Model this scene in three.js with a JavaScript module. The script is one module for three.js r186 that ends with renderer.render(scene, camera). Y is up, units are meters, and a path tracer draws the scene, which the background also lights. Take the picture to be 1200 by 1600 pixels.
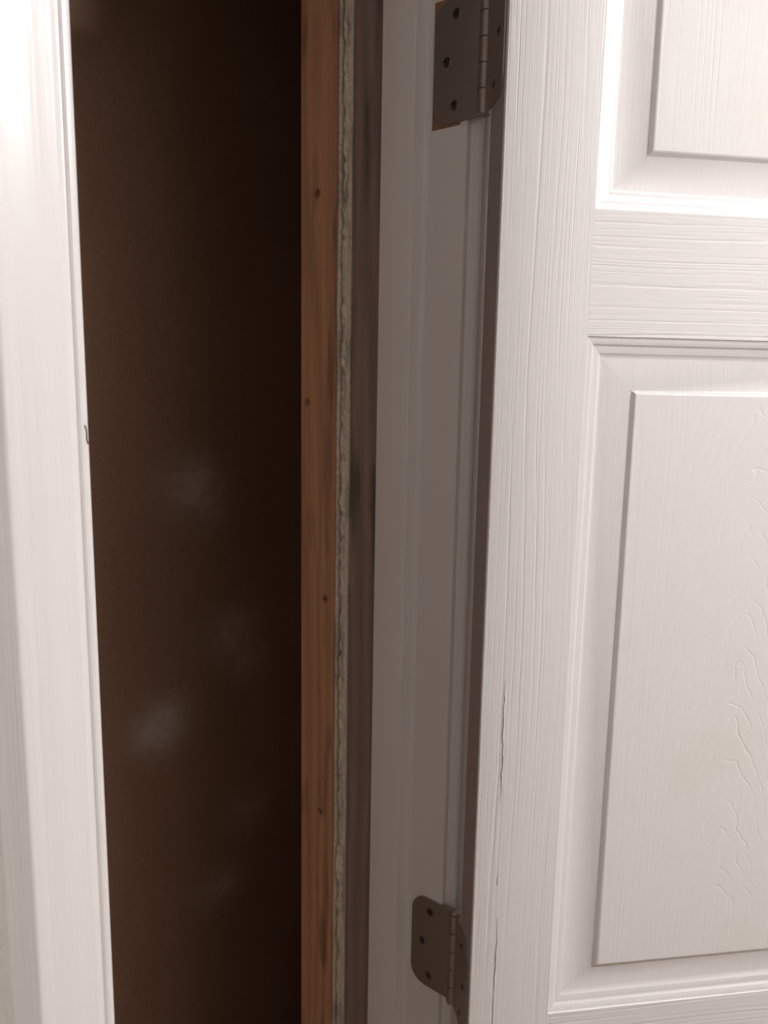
import * as THREE from 'three';
import { mergeGeometries, toCreasedNormals, mergeVertices } from 'three/addons/utils/BufferGeometryUtils.js';
import { RoundedBoxGeometry } from 'three/addons/geometries/RoundedBoxGeometry.js';

// ------------------------------------------------------------------ camera, lamp, exposure
// x runs along the closet front wall (to the hinge side), y up, z out into the hallway.
// x = 0 is the hinge-side jamb face, z = 0 the face of the hallway wall.
const scene = new THREE.Scene();
scene.background = new THREE.Color(0x000000);
const ALPHA = 51.3 * Math.PI / 180, PITCH = 9.3 * Math.PI / 180, ROLL = 1.0 * Math.PI / 180;
const camera = new THREE.PerspectiveCamera(2 * Math.atan(800 / 1200) * 180 / Math.PI, 0.75, 0.02, 30);
camera.position.set(-0.527, 1.56, 0.347);
{
  const f = new THREE.Vector3(Math.sin(ALPHA) * Math.cos(PITCH), -Math.sin(PITCH), -Math.cos(ALPHA) * Math.cos(PITCH));
  camera.up.set(0, 1, 0);
  camera.lookAt(camera.position.clone().add(f));
  camera.rotateZ(ROLL);
}
camera.focus = 0.62;
camera.userData.fStop = 20;
camera.updateMatrixWorld(true);
const renderer = new THREE.WebGLRenderer({ antialias: true });
renderer.toneMapping = THREE.LinearToneMapping;
renderer.toneMappingExposure = 1.04;
renderer.shadowMap.enabled = true;
const LAMP = { x: 0.13, y: 2.33, z: 1.4, candela: 5.5, color: new THREE.Color().setRGB(1, 0.985, 0.995) };

// ------------------------------------------------------------------ helpers
function rng(seed) { let s = seed >>> 0; return () => { s = (s + 0x6D2B79F5) | 0; let t = Math.imul(s ^ (s >>> 15), 1 | s); t = (t + Math.imul(t ^ (t >>> 7), 61 | t)) ^ t; return ((t ^ (t >>> 14)) >>> 0) / 4294967296; }; }
function hash2(i, j, k) { let h = (Math.imul(i, 374761393) + Math.imul(j, 668265263) + Math.imul(k, 974634777)) | 0; h = Math.imul(h ^ (h >>> 13), 1274126177); return ((h ^ (h >>> 16)) >>> 0) / 4294967296; }
function noise(x, y, k = 0) {
  const i = Math.floor(x), j = Math.floor(y); let a = x - i, b = y - j; a = a * a * (3 - 2 * a); b = b * b * (3 - 2 * b);
  return (hash2(i, j, k) * (1 - a) + hash2(i + 1, j, k) * a) * (1 - b) + (hash2(i, j + 1, k) * (1 - a) + hash2(i + 1, j + 1, k) * a) * b;
}
function fbm(x, y, k = 0, o = 4) { let s = 0, a = 0.5, t = 0; for (let n = 0; n < o; n++) { s += a * noise(x, y, k + n * 17); t += a; a *= 0.5; x *= 2.03; y *= 2.03; } return s / t; }
const clamp = (v, a = 0, b = 1) => Math.min(b, Math.max(a, v));
const sstep = (a, b, v) => { const t = clamp((v - a) / (b - a)); return t * t * (3 - 2 * t); };
const mix = (a, b, t) => a + (b - a) * t;

// a texture covering sx by sy metres; fn(u, v) in metres gives a grey or [r,g,b] sRGB 0..1
function tex(w, h, sx, sy, fn, color = false) {
  const d = new Uint8Array(w * h * 4);
  for (let j = 0; j < h; j++) for (let i = 0; i < w; i++) {
    const c = fn((i + 0.5) / w * sx, (j + 0.5) / h * sy), o = (j * w + i) * 4;
    const g = Array.isArray(c) ? c : [c, c, c];
    d[o] = clamp(g[0]) * 255; d[o + 1] = clamp(g[1]) * 255; d[o + 2] = clamp(g[2]) * 255; d[o + 3] = 255;
  }
  const t = new THREE.DataTexture(d, w, h, THREE.RGBAFormat);
  t.magFilter = THREE.LinearFilter; t.minFilter = THREE.LinearMipmapLinearFilter; t.generateMipmaps = true;
  t.wrapS = t.wrapT = THREE.RepeatWrapping; t.repeat.set(1 / sx, 1 / sy);
  if (color) t.colorSpace = THREE.SRGBColorSpace;
  t.needsUpdate = true;
  return t;
}
function mesh(name, geo, mat, parent) {
  const m = new THREE.Mesh(geo, mat); m.name = name; m.castShadow = m.receiveShadow = true;
  (parent || scene).add(m); return m;
}
function group(name, label, category, kind) { const g = new THREE.Group(); g.name = name; scene.add(g); return tag(g, label, category, kind); }
function tag(o, label, category, kind, grp) { o.userData.label = label; o.userData.category = category; if (kind) o.userData.kind = kind; if (grp) o.userData.group = grp; return o; }

// closed outline of [x, z] points swept upright from y0 to y1; uv in metres (around the outline, up)
function upright(points, y0, y1, crease = 0.6) {
  const area = points.reduce((s, p, i) => { const q = points[(i + 1) % points.length]; return s + p[0] * q[1] - q[0] * p[1]; }, 0);
  const pts = area > 0 ? points.slice().reverse() : points;   // seen from above (z towards the viewer) outline runs so that faces look outward
  const pos = [], uv = []; let L = 0; const n = pts.length;
  for (let i = 0; i < n; i++) {
    const a = pts[i], b = pts[(i + 1) % n], l = Math.hypot(b[0] - a[0], b[1] - a[1]);
    const q = [[a, y0, L], [b, y0, L + l], [b, y1, L + l], [a, y0, L], [b, y1, L + l], [a, y1, L]];
    for (const [p, y, u] of q) { pos.push(p[0], y, p[1]); uv.push(u, y); }
    L += l;
  }
  const cap = THREE.ShapeUtils.triangulateShape(pts.map(p => new THREE.Vector2(p[0], p[1])), []);
  for (const [y, flip] of [[y0, false], [y1, true]]) for (const t of cap) {
    const v = flip ? t : [t[2], t[1], t[0]];
    for (const k of v) { pos.push(pts[k][0], y, pts[k][1]); uv.push(pts[k][0], pts[k][1]); }
  }
  let g = new THREE.BufferGeometry();
  g.setAttribute('position', new THREE.Float32BufferAttribute(pos, 3));
  g.setAttribute('uv', new THREE.Float32BufferAttribute(uv, 2));
  g.computeVertexNormals();
  return toCreasedNormals(g, crease);
}
// box with uv in metres
function box(x0, x1, y0, y1, z0, z1) {
  const g = new THREE.BoxGeometry(x1 - x0, y1 - y0, z1 - z0);
  const n = g.attributes.normal, u = g.attributes.uv, p = g.attributes.position;
  g.translate((x0 + x1) / 2, (y0 + y1) / 2, (z0 + z1) / 2);
  for (let i = 0; i < p.count; i++) {
    if (Math.abs(n.getX(i)) > 0.5) u.setXY(i, p.getZ(i), p.getY(i));
    else if (Math.abs(n.getY(i)) > 0.5) u.setXY(i, p.getX(i), p.getZ(i));
    else u.setXY(i, p.getX(i), p.getY(i));
  }
  return g;
}
const rbox = (x0, x1, y0, y1, z0, z1, r = 0.0015) => { const g = new RoundedBoxGeometry(x1 - x0, y1 - y0, z1 - z0, 2, r); g.translate((x0 + x1) / 2, (y0 + y1) / 2, (z0 + z1) / 2); const n = g.attributes.normal, u = g.attributes.uv, p = g.attributes.position; for (let i = 0; i < p.count; i++) { const ax = Math.abs(n.getX(i)), ay = Math.abs(n.getY(i)), az = Math.abs(n.getZ(i)); if (ax >= ay && ax >= az) u.setXY(i, p.getZ(i), p.getY(i)); else if (ay >= az) u.setXY(i, p.getX(i), p.getZ(i)); else u.setXY(i, p.getX(i), p.getY(i)); } return g; };

// ------------------------------------------------------------------ materials
const WHITE = new THREE.Color().setRGB(0.74, 0.71, 0.70);
const std = (o) => new THREE.MeshStandardMaterial(o);
const brushBump = tex(256, 1024, 0.064, 0.512, (u, v) => 0.5 + 0.35 * (fbm(u * 900, v * 14, 3, 3) - 0.5) + 0.3 * (fbm(u * 160, v * 30, 9, 3) - 0.5));
const M = {
  trim: std({ color: WHITE, roughness: 0.32, bumpMap: brushBump, bumpScale: 0.00025 }),
  jamb: std({ color: WHITE, roughness: 0.45, bumpMap: brushBump, bumpScale: 0.00012 }),
  wall: std({ color: new THREE.Color().setRGB(0.40, 0.37, 0.335), roughness: 0.85, bumpMap: tex(256, 256, 0.12, 0.12, (u, v) => fbm(u * 300, v * 300, 5, 3)), bumpScale: 0.0004 }),
  ceiling: std({ color: new THREE.Color().setRGB(0.75, 0.73, 0.71), roughness: 0.95 }),
  floor: std({ color: 0xffffff, roughness: 0.6, map: tex(512, 512, 1.2, 1.2, (u, v) => { const t = fbm(u * 3, v * 90, 11, 4), p = hash2(Math.floor(v / 0.1), 3, 1); const k = 0.85 + 0.2 * t + 0.08 * p; return [0.58 * k, 0.47 * k, 0.39 * k]; }, true) }),
  dark: std({ color: new THREE.Color().setRGB(0.03, 0.02, 0.015), roughness: 0.9 }),
  nickel: std({ color: new THREE.Color().setRGB(0.38, 0.335, 0.305), metalness: 1, roughness: 0.48, bumpMap: tex(256, 256, 0.03, 0.03, (u, v) => fbm(u * 2500, v * 500, 21, 2)), bumpScale: 0.00003 }),
  screw: std({ color: new THREE.Color().setRGB(0.22, 0.19, 0.17), metalness: 1, roughness: 0.30 }),
  glass: std({ color: 0xffffff, roughness: 0.5, emissive: new THREE.Color().setRGB(1, 0.92, 0.86), emissiveIntensity: 3 }),
};
// embossed grain of a moulded door skin: dark narrow grooves that follow the fibre
function grooves(s, w) { const f = s - Math.floor(s), d = Math.min(f, 1 - f); return 1 - sstep(0, w, d); }
function grainHeight(a, l, k) {           // a across the fibre, l along it (metres)
  const warp = 1.0 * (fbm(a * 14, l * 2.2, k, 3) - 0.5) * 2 + 0.25 * (fbm(a * 90, l * 16, k + 5, 3) - 0.5);
  const s = a * 260 + warp * 1.6 + 3.2 * fbm(a * 110, 0.5, k + 6, 2);
  const id = Math.floor(s + 0.5), depth = 0.12 + 0.88 * sstep(0.3, 0.85, noise(id * 7.31, l * 7 + id * 3.3, k + 2)) * (0.4 + 0.6 * hash2(id, 5, k));
  const s2 = a * 620 + warp * 3.2 + 0.3 + 3 * fbm(a * 200, 0.2, k + 7, 2), id2 = Math.floor(s2 + 0.5);
  const d2 = noise(id2 * 3.7, l * 22 + id2, k + 8);
  return 1 - 0.75 * grooves(s, 0.22) * depth - 0.4 * grooves(s2, 0.32) * sstep(0.5, 0.9, d2) - 0.12 * fbm(a * 400, l * 60, k + 3, 2);
}
const stileBump = tex(512, 2048, 0.128, 2.2, (u, v) => grainHeight(u, v, 31));
const railBump = tex(1024, 512, 0.5, 0.128, (u, v) => grainHeight(v * 0.7, u, 57));
M.stile = std({ color: WHITE, roughness: 0.58, bumpMap: stileBump, bumpScale: 0.00028 });
M.rail = std({ color: WHITE, roughness: 0.62, bumpMap: railBump, bumpScale: 0.00032 });
// the wide panel field carries cathedral arches; colour has faint yellowed rub marks
const FIELD_H = 2.1;
const fieldBump = tex(1024, 2048, 0.33, 1.0, (u, v) => {
  const cx = 0.105 + 0.012 * (fbm(2.3, v * 5, 71, 2) - 0.5), dx = (u - cx) / 0.05;
  const wob = 0.030 * (fbm(u * 60, v * 60, 77, 4) - 0.5);
  const arch = (v - 0.02) + 0.055 * (Math.sqrt(1 + dx * dx * 9) - 1) + wob;
  const near = sstep(2.0, 0.6, Math.abs(dx)) * sstep(0.62, 0.5, v) * sstep(0.02, 0.06, v);
  const s = arch * 42, id = Math.floor(s + 0.5);
  const vein = grooves(s, 0.10) * sstep(0.30, 0.62, fbm(u * 90 + id * 5, v * 45, 83, 3));
  const fine = grainHeight(u, v, 91);
  return clamp(0.75 + (fine - 0.75) * mix(0.35, 0.10, near) - 0.6 * vein * near * mix(0.3, 1, sstep(-0.5, 0.1, dx)) + 0.06 * (fbm(u * 260, v * 260, 97, 3) - 0.5));
});
const fieldMap = tex(512, 1024, 0.33, 1.0, (u, v) => {
  const grain = fbm(u * 500, v * 120, 41, 3) - 0.5;
  const spot = sstep(0.56, 0.80, fbm(u * 14 + 3, v * 11, 44, 5) + 0.2 * grain) * 0.018;
  return [0.876 - spot * 0.35, 0.862 - spot * 0.55, 0.857 - spot * 1.2];
}, true);
M.field = std({ color: 0xffffff, map: fieldMap, roughness: 0.62, bumpMap: fieldBump, bumpScale: 0.00035 });

// brown kraft-coloured board of the closet: flecks, pin holes and soft speckled whitish puffs
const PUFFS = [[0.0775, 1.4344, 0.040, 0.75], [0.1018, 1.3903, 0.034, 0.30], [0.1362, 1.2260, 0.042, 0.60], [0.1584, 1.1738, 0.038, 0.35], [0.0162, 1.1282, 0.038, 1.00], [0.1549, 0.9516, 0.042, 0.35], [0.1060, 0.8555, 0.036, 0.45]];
const boardMap = tex(1024, 2048, 1.2, 2.4, (u, v) => {
  const x = u - 0.5;
  const fleck = fbm(u * 420, v * 420, 101, 3), tone = fbm(u * 5, v * 3, 103, 4);
  let k = 0.92 + 0.16 * (tone - 0.5) + 0.10 * (fleck - 0.5);
  let c = [0.66 * k, 0.515 * k, 0.415 * k];
  if (hash2(Math.floor(u * 850), Math.floor(v * 850), 7) > 0.99992) c = [0.12, 0.08, 0.06];
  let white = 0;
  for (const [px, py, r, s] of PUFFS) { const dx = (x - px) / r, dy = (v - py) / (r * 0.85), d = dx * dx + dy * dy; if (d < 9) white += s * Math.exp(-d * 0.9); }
  const speck = hash2(Math.floor(u * 1024 / 1.2), Math.floor(v * 2048 / 2.4), 13);       // fine random speckle that breaks up each puff
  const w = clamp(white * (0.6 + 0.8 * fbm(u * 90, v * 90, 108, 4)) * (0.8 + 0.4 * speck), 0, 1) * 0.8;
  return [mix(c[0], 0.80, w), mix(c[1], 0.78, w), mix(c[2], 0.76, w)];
}, true);
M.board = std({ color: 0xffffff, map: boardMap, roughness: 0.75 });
// raw pine
function pine(base, k) {
  return tex(256, 2048, 0.06, 2.4, (u, v) => {
    const w = fbm(u * 25, v * 1.6, k, 3), ring = 0.5 + 0.5 * Math.sin((u * 420 + w * 22)), fine = fbm(u * 1400, v * 12, k + 4, 3), blot = fbm(u * 60, v * 9, k + 9, 4);
    let t = 0.86 + 0.13 * ring * (0.4 + blot) + 0.14 * (fine - 0.5) - 0.22 * sstep(0.55, 0.8, blot);
    return [base[0] * t, base[1] * (t - 0.02 * ring), base[2] * (t - 0.05 * ring)];
  }, true);
}
const woodBump = tex(128, 1024, 0.06, 0.6, (u, v) => fbm(u * 1300, v * 16, 141, 3));
M.stud = std({ color: 0xffffff, map: pine([0.83, 0.645, 0.505], 121), roughness: 0.8, bumpMap: woodBump, bumpScale: 0.0004 });
M.bare = std({ color: 0xffffff, map: pine([0.63, 0.555, 0.535], 131), roughness: 0.8, bumpMap: woodBump, bumpScale: 0.0003 });
M.gypsum = std({ color: 0xffffff, roughness: 0.95, map: tex(128, 2048, 0.02, 2.2, (u, v) => { const b = fbm(u * 150, v * 22, 151, 4), f = fbm(u * 900, v * 700, 157, 3); const k = 0.86 + 0.22 * (f - 0.5) - 0.14 * sstep(0.55, 0.8, b); return [1.02 * k, 0.97 * k, 0.89 * k]; }, true) });
M.chip = std({ color: 0xffffff, map: pine([0.62, 0.48, 0.38], 137), roughness: 0.85, bumpMap: woodBump, bumpScale: 0.0006 });
M.edge = std({ color: new THREE.Color().setRGB(0.34, 0.295, 0.275), roughness: 0.7, bumpMap: woodBump, bumpScale: 0.0001 });  // darker and browner than the stiles, used on the hinge edge only
M.paper = std({ color: new THREE.Color().setRGB(0.44, 0.34, 0.24), roughness: 0.9 });

// ------------------------------------------------------------------ sizes of the opening
const OPEN = 0.3245, HEAD = 2.045, CEIL = 2.44, WALL_T = 0.115;
const JL = -OPEN;                         // strike-side jamb face
// ------------------------------------------------------------------ the hallway and the closet shell
const X0 = -1.6, X1 = 1.6, Z1 = 2.1, CX0 = -0.45, CX1 = 0.62, CZ = -0.445, T = 0.1;
const S = 'structure';
tag(mesh('floor', box(X0 - T, X1 + T, -T, 0, CZ - T, Z1 + T), M.floor), 'tan wooden floor of the hallway and closet', 'floor', S);
tag(mesh('ceiling', box(X0 - T, X1 + T, CEIL, CEIL + T, CZ - T, Z1 + T), M.ceiling), 'flat white ceiling over hallway and closet', 'ceiling', S);
tag(mesh('wall_left', box(X0 - T, X0, 0, CEIL, -T, Z1 + T), M.wall), 'greige hallway wall closing the strike side', 'wall', S);
tag(mesh('wall_right', box(X1, X1 + T, 0, CEIL, -T, Z1 + T), M.wall), 'greige hallway wall closing the hinge side', 'wall', S);
tag(mesh('wall_back', box(X0, X1, 0, CEIL, Z1, Z1 + T), M.wall), 'greige hallway wall opposite the closet', 'wall', S);
const JT = 0.018, front = group('wall_front', 'greige hallway wall around the closet doorway', 'wall', S);
mesh('wall_side', box(X0, JL - JT - 0.0005, 0, CEIL, -WALL_T + 0.001, 0), M.wall, front);
mesh('wall_side', box(JT + 0.012, X1, 0, CEIL, -WALL_T + 0.001, 0), M.wall, front);
mesh('wall_header', box(JL - JT - 0.0005, JT + 0.012, HEAD + 0.03, CEIL, -WALL_T + 0.001, 0.0), M.wall, front);
{ // closet boards, the back one placed so that its texture starts at x = -0.5
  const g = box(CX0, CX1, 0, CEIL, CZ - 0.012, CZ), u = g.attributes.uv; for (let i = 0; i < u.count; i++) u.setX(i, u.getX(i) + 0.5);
  tag(mesh('wall_closet_back', g, M.board), 'dark brown closet board with soft whitish puffs', 'wall board', S);
}
tag(mesh('wall_closet_right', box(CX1, CX1 + 0.012, 0, CEIL, CZ, -WALL_T), M.board), 'brown board closing the closet on the hinge side', 'wall board', S);
tag(mesh('wall_closet_left', box(CX0 - 0.012, CX0, 0, CEIL, CZ, -WALL_T), M.board), 'brown board closing the closet on the strike side', 'wall board', S);

// ------------------------------------------------------------------ door frame: jambs, stops, bare wood behind the stop
const STOP0 = -0.0435, STOP1 = -0.0765, STOPT = 0.0105;
const frame = group('door_frame', 'white painted door frame with stop, its rear edge left bare brown', 'door frame', S);
function roundCorner(cx, cz, r, a0, a1, n = 5) { const o = []; for (let i = 0; i <= n; i++) { const a = a0 + (a1 - a0) * i / n; o.push([cx + r * Math.cos(a), cz + r * Math.sin(a)]); } return o; }
const PI = Math.PI;
{
  const r = 0.0012;
  mesh('jamb', upright([[JT, 0], ...roundCorner(r, -r, r, PI / 2, PI), [0, STOP1 - 0.0015], [JT, STOP1 - 0.0015]], 0, HEAD), M.jamb, frame);
  const rs = 0.0012;
  mesh('door_stop', upright([...roundCorner(-0.0075, STOP0 + 0.0075, 0.0075, 0, -PI / 2, 8), ...roundCorner(-STOPT + rs, STOP0 - rs, rs, PI / 2, PI), [-STOPT, STOP1], [0, STOP1]], 0, HEAD - STOPT), M.jamb, frame);
  const bare = mesh('bare_edge', upright([[JT, STOP1 - 0.0015], [0.0003, STOP1 - 0.0015], [0.0003, -WALL_T], [JT, -WALL_T]], 0, HEAD), M.bare, frame);
  bare.userData.label = 'unpainted brown rear edge of jamb';
  mesh('jamb', upright([[JL - JT, 0], ...roundCorner(JL - r, -r, r, PI / 2, 0), [JL, -WALL_T], [JL - JT, -WALL_T]], 0, HEAD), M.jamb, frame);
  mesh('door_stop', upright([[JL, STOP0], [JL + STOPT, STOP0], [JL + STOPT, STOP1], [JL, STOP1]], 0, HEAD - STOPT), M.jamb, frame);
  mesh('head_jamb', box(JL - JT, JT, HEAD, HEAD + JT, -WALL_T, 0), M.jamb, frame);
  mesh('head_stop', box(JL + STOPT, -STOPT, HEAD - STOPT, HEAD, STOP1, STOP0), M.jamb, frame);
}
// ------------------------------------------------------------------ casings (thin beaded inner edge, thick outer edge)
const CASE_W = 0.0445, REVEAL = 0.005;
const caseProfile = [[0, 0], [0, 0.0068], [0.0004, 0.0082], [0.0014, 0.0092], [0.0028, 0.0095], [0.0042, 0.0091], [0.0050, 0.0083], [0.0054, 0.0074], [0.0062, 0.0072], [0.0068, 0.0078], [0.0080, 0.0090], [0.0100, 0.0096], [0.018, 0.0100], [0.026, 0.0104], [0.0285, 0.0100], [0.0300, 0.0098], [0.0315, 0.0099], [0.0340, 0.0102], [0.0385, 0.0098], [CASE_W - 0.004, 0.0088], [CASE_W - 0.0018, 0.0072], [CASE_W - 0.0002, 0.0045], [CASE_W + 0.0012, 0.0022], [CASE_W + 0.0036, 0.0006], [CASE_W + 0.0044, 0]];
tag(mesh('trim_1', upright(caseProfile.map(([d, h]) => [JL - REVEAL - d, h]), 0, HEAD + REVEAL), M.trim), 'white moulded casing on the strike side of the closet opening', 'casing', S);
{ // nick in the beaded edge of the strike-side casing
  const pts = [[-0.3322, 1.5395], [-0.3314, 1.5365], [-0.3314, 1.533], [-0.3307, 1.5305]].map(([x, y]) => new THREE.Vector3(x, y, 0.0093));
  mesh('edge_nick', new THREE.TubeGeometry(new THREE.CatmullRomCurve3(pts), 16, 0.00045, 6), M.bare, scene.getObjectByName('trim_1')).userData.label = 'small dark nick in the paint';
}
tag(mesh('trim_2', upright(caseProfile.map(([d, h]) => [REVEAL + d, h]), 0, HEAD + REVEAL), M.trim), 'white grooved casing between the jamb and the open door', 'casing', S);
{
  const g = upright(caseProfile.map(([d, h]) => [d, h]), JL - REVEAL - CASE_W, REVEAL + CASE_W);
  g.applyMatrix4(new THREE.Matrix4().set(0, 1, 0, 0, 1, 0, 0, HEAD + REVEAL, 0, 0, 1, 0, 0, 0, 0, 1));
  const ix = g.index; if (!ix) { const flip = (a, n) => { for (let i = 0; i < a.count; i += 3) for (let k = 0; k < n; k++) { const t = a.array[(i + 1) * n + k]; a.array[(i + 1) * n + k] = a.array[(i + 2) * n + k]; a.array[(i + 2) * n + k] = t; } }; flip(g.attributes.position, 3); flip(g.attributes.normal, 3); flip(g.attributes.uv, 2); }
  tag(mesh('trim_3', g, M.trim), 'white moulded casing across the head of the opening', 'casing', S);
}
// ------------------------------------------------------------------ raw framing behind the frame: drywall edge and stud
const DW0 = -WALL_T - 0.0035, DW1 = -0.1345, ST1 = -0.1800;
const dry = group('drywall_edge', 'crumbling cut edge of drywall between the jamb and raw stud', 'drywall edge', S);
{
  const r = rng(5), ny = 900, nz = 9, y0 = 0.3, y1 = 2.3, pos = [], uv = [], idx = [];
  const zc = DW1 + 0.0054;                                 // the core stops short of the paper, leaving a torn crack
  for (let j = 0; j <= ny; j++) for (let i = 0; i <= nz; i++) {
    const y = mix(y0, y1, j / ny), t = i / nz;
    const edge = 0.0022 * (fbm(y * 26, 3.3, 201, 4) - 0.5) * 2 + 0.0010 * (fbm(y * 190, 9.1, 203, 3) - 0.5) * 2;
    const z = mix(zc + edge, DW0 + 0.0003, t);
    const rough = (fbm(y * 170, t * 3 + 7, 207, 4) - 0.5) * 0.0065 * sstep(0.95, 0.3, t) + (fbm(y * 700, t * 12, 211, 2) - 0.5) * 0.0012;
    const lump = 0.0035 * sstep(0.6, 0.8, fbm(y * 22, 1.7, 213, 3)) * (1 - t);
    pos.push(0.0012 - rough - lump + (i === 0 ? 0.0018 : 0), y, z); uv.push(t * 0.016, y);
  }
  const n0 = pos.length / 3;
  for (let j = 0; j <= ny; j++) for (const z of [zc, DW0]) { pos.push(0.018, mix(y0, y1, j / ny), z); uv.push(0.018, mix(y0, y1, j / ny)); }
  for (let j = 0; j < ny; j++) {
    for (let i = 0; i < nz; i++) { const a = j * (nz + 1) + i, b = a + 1, c = a + nz + 1, d = c + 1; idx.push(a, b, c, b, d, c); }
    const a = j * (nz + 1), c = a + nz + 1, p = n0 + j * 2, q = p + 2; idx.push(p, a, c, p, c, q);
    const e = a + nz, h = e + nz + 1; idx.push(e, p + 1, h, p + 1, q + 1, h);
  }
  const g = new THREE.BufferGeometry();
  g.setAttribute('position', new THREE.Float32BufferAttribute(pos, 3)); g.setAttribute('uv', new THREE.Float32BufferAttribute(uv, 2)); g.setIndex(idx); g.computeVertexNormals();
  const core = mesh('gypsum_core', g, M.gypsum, dry); core.userData.label = 'chalky crumbling gypsum core';
  // paper-faced lip against the stud
  const lp = [], luv = [], li = [];
  for (let j = 0; j <= 500; j++) {
    const y = mix(y0, y1, j / 500), w = 0.0040 + 0.0010 * (fbm(y * 30, 5.5, 221, 3) - 0.5) * 2, lift = 0.0012 * fbm(y * 40, 8, 223, 3);
    for (const [x, z] of [[0.015, DW1 + w], [-lift, DW1 + w], [-lift - 0.0003, DW1 + w - 0.0005], [-lift * 0.6, DW1 + 0.0004], [0.015, DW1 + 0.0004]]) { lp.push(x, y, z); luv.push(z, y); }
  }
  for (let j = 0; j < 500; j++) for (let i = 0; i < 4; i++) { const a = j * 5 + i, b = a + 1, c = a + 5, d = c + 1; li.push(a, c, b, b, c, d); }
  const lg = new THREE.BufferGeometry();
  lg.setAttribute('position', new THREE.Float32BufferAttribute(lp, 3)); lg.setAttribute('uv', new THREE.Float32BufferAttribute(luv, 2)); lg.setIndex(li); lg.computeVertexNormals();
  mesh('paper_lip', lg, M.gypsum, dry).userData.label = 'thin torn lip of drywall paper';
  mesh('board_body', box(0.016, 0.60, 0.005, CEIL - 0.005, DW1 + 0.0002, -WALL_T - 0.0005), M.paper, dry).userData.label = 'brown paper face of the drywall sheet';
}
const stud = group('wall_stud', 'rough reddish pine stud with nail heads beside the dark closet', 'wall stud', S);
mesh('timber', rbox(0.0006, 0.09, 0.002, CEIL - 0.002, ST1, DW1, 0.0012), M.stud, stud);
// nail heads sunk into the stud: a dark dimpled ring and a small domed head
const nailGeo = new THREE.LatheGeometry([[0, 0.0002], [0.0011, 0.0001], [0.0017, -0.0003], [0.0018, -0.0012]].map(p => new THREE.Vector2(...p)), 14); nailGeo.rotateZ(PI / 2);
const ringGeo = new THREE.TorusGeometry(0.0024, 0.0006, 6, 16); ringGeo.rotateY(PI / 2);
const NAILS = [[1.7305, -0.159], [1.544, -0.171], [1.356, -0.147], [1.1315, -0.152]];
for (const [y, z] of NAILS) {
  const n = mesh('nail', nailGeo, M.screw, stud); n.position.set(0.0004, y, z); n.scale.set(1, 1.5, 1.5);
  const d = mesh('nail_dimple', ringGeo, M.stud, n); d.position.set(0.0002, 0, 0);
}
// ------------------------------------------------------------------ the door, built closed and then swung open on its hinge pin
const PIN = new THREE.Vector3(-0.0015, 0, 0.0150), OPEN_ANGLE = 137.2 * PI / 180, DT = 0.035;
const door = group('door_1', 'white moulded panel door swung open on two metal hinges', 'door', S);
door.position.set(PIN.x, 0, PIN.z); door.rotation.y = OPEN_ANGLE;
// local: u runs from the hinge edge (0) to the free edge; face at z = -DT - PIN.z (closet side) shows in the photograph
const DU0 = -0.0015, DWID = 0.42, DZ0 = -PIN.z, DZ1 = -PIN.z - DT, DB = 0.012, DTOP = 2.040;
const STILE = 0.070;
const PANELS = [[1.688, 1.93], [1.033, 1.599], [0.215, 0.92]];   // bottom and top of each sunk panel
const UL = STILE, UR = DWID - STILE;
// moulding profile: [distance inward, depth below the face]
const prof = [[0, 0], [0.0005, 0.0009], [0.0014, 0.0012], [0.0036, 0.0016], [0.0054, 0.0025], [0.0063, 0.0036], [0.0068, 0.0041], [0.0078, 0.0042], [0.0096, 0.0046], [0.0116, 0.0056], [0.0132, 0.0070], [0.0144, 0.0078], [0.0154, 0.0080], [0.0166, 0.0078], [0.0384, 0.0042], [0.0392, 0.0038], [0.0412, 0.0015], [0.0419, 0.0011], [0.0428, 0.0010]];
// P(u, y, depth) on either face
const faceZ = (side, d) => side > 0 ? DZ1 + d : DZ0 - d;
function sideQuads(list, side) {          // list of quads, each [[u,y,d] x4] running counter-clockwise as seen on the closet face
  const pos = [], uv = [];
  for (const q of list) {
    const o = side > 0 ? [0, 1, 2, 0, 2, 3] : [0, 2, 1, 0, 3, 2];
    for (const k of o) { const [u, y, d] = q[k]; pos.push(DU0 - u, y, faceZ(side, d)); uv.push(u, y); }
  }
  const g = new THREE.BufferGeometry();
  g.setAttribute('position', new THREE.Float32BufferAttribute(pos, 3)); g.setAttribute('uv', new THREE.Float32BufferAttribute(uv, 2)); g.computeVertexNormals();
  return g;
}
function moulding(y0, y1, side) {
  const rings = prof.map(([i, d]) => [[UL + i, y0 + i, d], [UR - i, y0 + i, d], [UR - i, y1 - i, d], [UL + i, y1 - i, d]]), out = [];
  for (let s = 0; s < rings.length - 1; s++) for (let k = 0; k < 4; k++) { const a = rings[s], b = rings[s + 1], n = (k + 1) % 4; out.push([a[k], a[n], b[n], b[k]]); }
  return toCreasedNormals(sideQuads(out, side), 0.7);
}
function slabPiece(u0, u1, y0, y1, bev) { // solid member with softly broken outer edges
  const g = bev ? rbox(DU0 - u1, DU0 - u0, y0, y1, DZ1, DZ0, bev) : box(DU0 - u1, DU0 - u0, y0, y1, DZ1, DZ0);
  const p = g.attributes.position, uv = g.attributes.uv, n = g.attributes.normal;
  for (let i = 0; i < p.count; i++) { if (Math.abs(n.getX(i)) > 0.7) uv.setXY(i, p.getZ(i), p.getY(i)); else uv.setXY(i, -p.getX(i), p.getY(i)); }
  return g;
}
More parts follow.
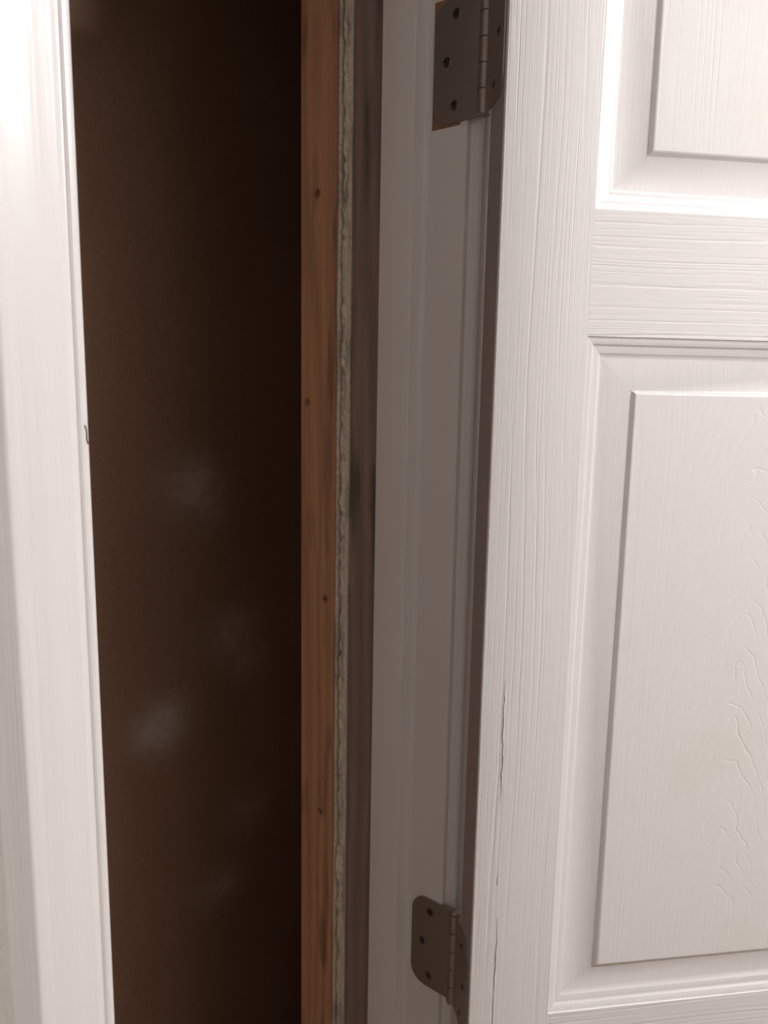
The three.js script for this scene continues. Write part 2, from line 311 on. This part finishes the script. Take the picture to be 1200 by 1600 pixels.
function stileGeo(u0, u1, dir) {          // dir 1: outer edge at u0, -1: outer edge at u1
  const c = 0.0012, o = dir > 0 ? u0 : u1, i = dir > 0 ? u1 : u0;
  const g = upright([[DU0 - i, DZ0], [DU0 - o - dir * c, DZ0], [DU0 - o - dir * c * 0.3, DZ0 - c * 0.3], [DU0 - o, DZ0 - c], [DU0 - o, DZ1 + c], [DU0 - o - dir * c * 0.3, DZ1 + c * 0.3], [DU0 - o - dir * c, DZ1], [DU0 - i, DZ1]], DB, DTOP, 0.9);
  const p = g.attributes.position, uv = g.attributes.uv, n = g.attributes.normal;
  for (let k = 0; k < p.count; k++) { if (Math.abs(n.getX(k)) > 0.8) uv.setXY(k, p.getZ(k), p.getY(k)); else uv.setXY(k, -p.getX(k), p.getY(k)); }
  return g;
}
mesh('stile', stileGeo(0, STILE, 1), M.stile, door);
mesh('stile', stileGeo(DWID - STILE, DWID, -1), M.stile, door);
mesh('hinge_edge', box(DU0 - 0.0002, DU0 + 0.0002, DB + 0.001, DTOP - 0.001, DZ1 + 0.0014, DZ0 - 0.0014), M.edge, door).userData.label = 'darker brownish hinge edge';
const seam = 0.00006;
for (const [y0, y1] of [[PANELS[0][1], DTOP], [PANELS[1][1], PANELS[0][0]], [PANELS[2][1], PANELS[1][0]], [DB, PANELS[2][0]]])
  mesh('rail', slabPiece(UL + seam, UR - seam, y0, y1, 0), M.rail, door);
for (const [y0, y1] of PANELS) {
  const e = prof[prof.length - 1][0], d = prof[prof.length - 1][1], parts = [];
  const field = [];
  for (const side of [1, -1]) field.push(sideQuads([[[UL + e, y0 + e, d], [UR - e, y0 + e, d], [UR - e, y1 - e, d], [UL + e, y1 - e, d]]], side));
  const g = mergeGeometries(field); const uv = g.attributes.uv; for (let i = 0; i < uv.count; i++) uv.setXY(i, uv.getX(i) - UL - e, uv.getY(i) - y0 - e + (y1 - y0 < 0.4 ? 0.55 : 0));
  const p = mesh('panel', g, M.field, door);
  const mo = mergeGeometries([moulding(y0, y1, 1), moulding(y0, y1, -1)]);
  mesh('moulding', mo, M.trim, p);
}
{ // ragged ridges of lifted paint running down the stile
  const pos = [], idx = [], uv = [];
  const runs = [[1.335, 1.225, 0.0195], [1.168, 1.158, 0.0205], [1.13, 1.02, 0.0212]];
  const r = rng(77); let base = 0;
  for (const [ya, yb, u] of runs) {
    const n = Math.round(Math.abs(ya - yb) / 0.0009), start = pos.length / 3;
    for (let i = 0; i <= n; i++) {
      const y = mix(ya, yb, i / n), w = 0.0007 * (fbm(y * 160, 4, 301, 3) - 0.5) * 2.4 + 0.0016 * (fbm(y * 30, 4, 305, 2) - 0.5), ends = Math.sin(PI * clamp(i / n, 0.001, 0.999)) ** 0.4;
      const h = 0.0011 * ends * (0.25 + fbm(y * 300, 2, 303, 2)), wd = 0.0006 * ends + 0.0001;
      for (const [du, dh] of [[-wd * 0.6, -0.0003], [-wd * 0.2, h], [wd * 1.2, -0.0002]]) { pos.push(DU0 - (u + w + du), y, DZ1 - dh); uv.push(u, y); }
    }
    for (let i = 0; i < n; i++) for (let k = 0; k < 2; k++) { const a = start + i * 3 + k, b = a + 1, c = a + 3, d = c + 1; idx.push(a, c, b, b, c, d); }
  }
  const g = new THREE.BufferGeometry(); g.setAttribute('position', new THREE.Float32BufferAttribute(pos, 3)); g.setAttribute('uv', new THREE.Float32BufferAttribute(uv, 2)); g.setIndex(idx); g.computeVertexNormals();
  mesh('paint_ridge', g, M.jamb, door).userData.label = 'ragged ridge of lifted paint';
}
// ------------------------------------------------------------------ hinges (89 mm leaves with rounded corners, five knuckles, three screws a leaf)
const HH = 0.089, LEAF = 0.047, RB = 0.0052, LT = 0.0022;
function leafShape(inset) {
  const r = 0.0158, w = LEAF, h = HH / 2, s = new THREE.Shape();
  s.moveTo(inset, -h); s.lineTo(w - r, -h); s.absarc(w - r, -h + r, r, -PI / 2, 0, false); s.lineTo(w, h - r); s.absarc(w - r, h - r, r, 0, PI / 2, false); s.lineTo(inset, h); s.closePath();
  return s;
}
const leafGeo = (() => { const g = new THREE.ExtrudeGeometry(leafShape(0.0035), { depth: LT - 0.0004, bevelEnabled: true, bevelThickness: 0.0002, bevelSize: 0.0002, bevelOffset: -0.0002, bevelSegments: 2, curveSegments: 14 }); return g; })();
const screwGeo = new THREE.LatheGeometry([[0, 0.0004], [0.0018, 0.0003], [0.0031, 0.0000], [0.0034, -0.0002], [0.0035, -0.001]].map(p => new THREE.Vector2(...p)), 20); screwGeo.rotateX(PI / 2);
const crossGeo = mergeGeometries([new THREE.BoxGeometry(0.0034, 0.0008, 0.0003), new THREE.BoxGeometry(0.0008, 0.0034, 0.0003)]);
const sinkGeo = new THREE.TorusGeometry(0.0040, 0.0004, 6, 22);
const SCREWS = [[0.0265, 0.0325], [0.0345, 0.0], [0.0265, -0.0325]];
function hinge(y, name, label, missing) {
  const h = group(name, label, 'hinge', 'thing');
  h.position.set(PIN.x, y, PIN.z);
  h.userData.group = 'door hinges';
  const buildLeaf = (leafName, parent, missingScrew) => {
    const lf = mesh(leafName, leafGeo, M.nickel, parent);
    SCREWS.forEach(([u, v], i) => {
      if (i === missingScrew) { const hole = mesh('screw_hole', sinkGeo, M.screw, lf); hole.position.set(u, v, LT); const pit = mesh('hole_bottom', new THREE.CircleGeometry(0.0030, 18), M.dark, lf); pit.position.set(u, v, LT + 0.00005); return; }
      const s = mesh('screw', screwGeo, M.screw, lf); s.position.set(u, v, LT - 0.0001); s.scale.set(1.2, 1.2, 1);
      const c = mesh('screw_slot', crossGeo, M.dark, s); c.position.z = 0.00042; c.rotation.z = 0.5 + i * 0.9;
    });
    return lf;
  };
  // jamb leaf: lies on the jamb face (x = 0), runs into the closet (-z), looks towards -x
  const jl = buildLeaf('jamb_leaf', h, missing);
  jl.rotation.y = PI / 2 ; // local x -> -z, local z -> +x
  jl.scale.z = -1;         // screws look to -x
  jl.position.set(0.0015 + 0.0003, 0, 0);
  // door leaf on the hinge edge of the open door
  const dl = buildLeaf('door_leaf', h, -1);
  const q = new THREE.Matrix4().makeRotationY(OPEN_ANGLE).multiply(new THREE.Matrix4().makeTranslation(DU0 - 0.0003, 0, 0)).multiply(new THREE.Matrix4().makeRotationY(PI / 2));
  q.decompose(dl.position, dl.quaternion, dl.scale);
  // barrel
  for (let k = 0; k < 5; k++) {
    const g = new THREE.CylinderGeometry(RB, RB, HH / 5 - 0.0006, 22); const kn = mesh('knuckle', g, M.nickel, h); kn.position.set(0, -HH / 2 + HH / 5 * (k + 0.5), 0);
  }
  const tip = new THREE.LatheGeometry([[0, 0.0030], [0.0022, 0.0028], [0.0040, 0.0020], [0.0048, 0.0006], [0.0048, 0], [0, 0]].map(p => new THREE.Vector2(...p)), 20);
  const t1 = mesh('pin_head', tip, M.nickel, h); t1.position.y = HH / 2;
  return h;
}
const H_TOP = 1.8065, H_MID = 1.0535;
hinge(H_TOP, 'door_hinge', 'upper satin nickel hinge with rounded leaves, all three jamb screws in place', -1);
hinge(H_MID, 'door_hinge_001', 'lower satin nickel hinge with rounded leaves, one jamb screw hole empty', 0);
// raw wood showing where the square mortise runs past the rounded corners of the upper leaf
for (const [y0, y1] of [[H_TOP - HH / 2 - 0.0022, H_TOP - HH / 2 + 0.017], [H_TOP + HH / 2 - 0.017, H_TOP + HH / 2 + 0.0015]])
  mesh('mortise_wood', rbox(-0.0002, 0.002, y0, y1, PIN.z - LEAF - 0.0012, -0.0065, 0.0002), M.chip, frame).userData.label = 'bare tan wood at the hinge mortise';
// ------------------------------------------------------------------ the hallway lamp that lights it all
{
  const lamp = group('ceiling_lamp', 'frosted globe ceiling lamp of the hallway', 'lamp');
  const base = mesh('lamp_base', new THREE.CylinderGeometry(0.09, 0.10, 0.03, 32), M.nickel, lamp); base.position.set(LAMP.x, CEIL - 0.015, LAMP.z);
  const globe = mesh('lamp_shade', new THREE.SphereGeometry(0.11, 32, 20), M.glass, lamp); globe.position.set(LAMP.x, LAMP.y, LAMP.z); globe.scale.y = 0.75;
  const l = new THREE.PointLight(LAMP.color, LAMP.candela, 0, 2); l.position.set(LAMP.x, LAMP.y, LAMP.z); l.castShadow = true; l.shadow.radius = 5; l.shadow.bias = -0.0005; l.name = 'lamp_light'; scene.add(l);
}
renderer.render(scene, camera);
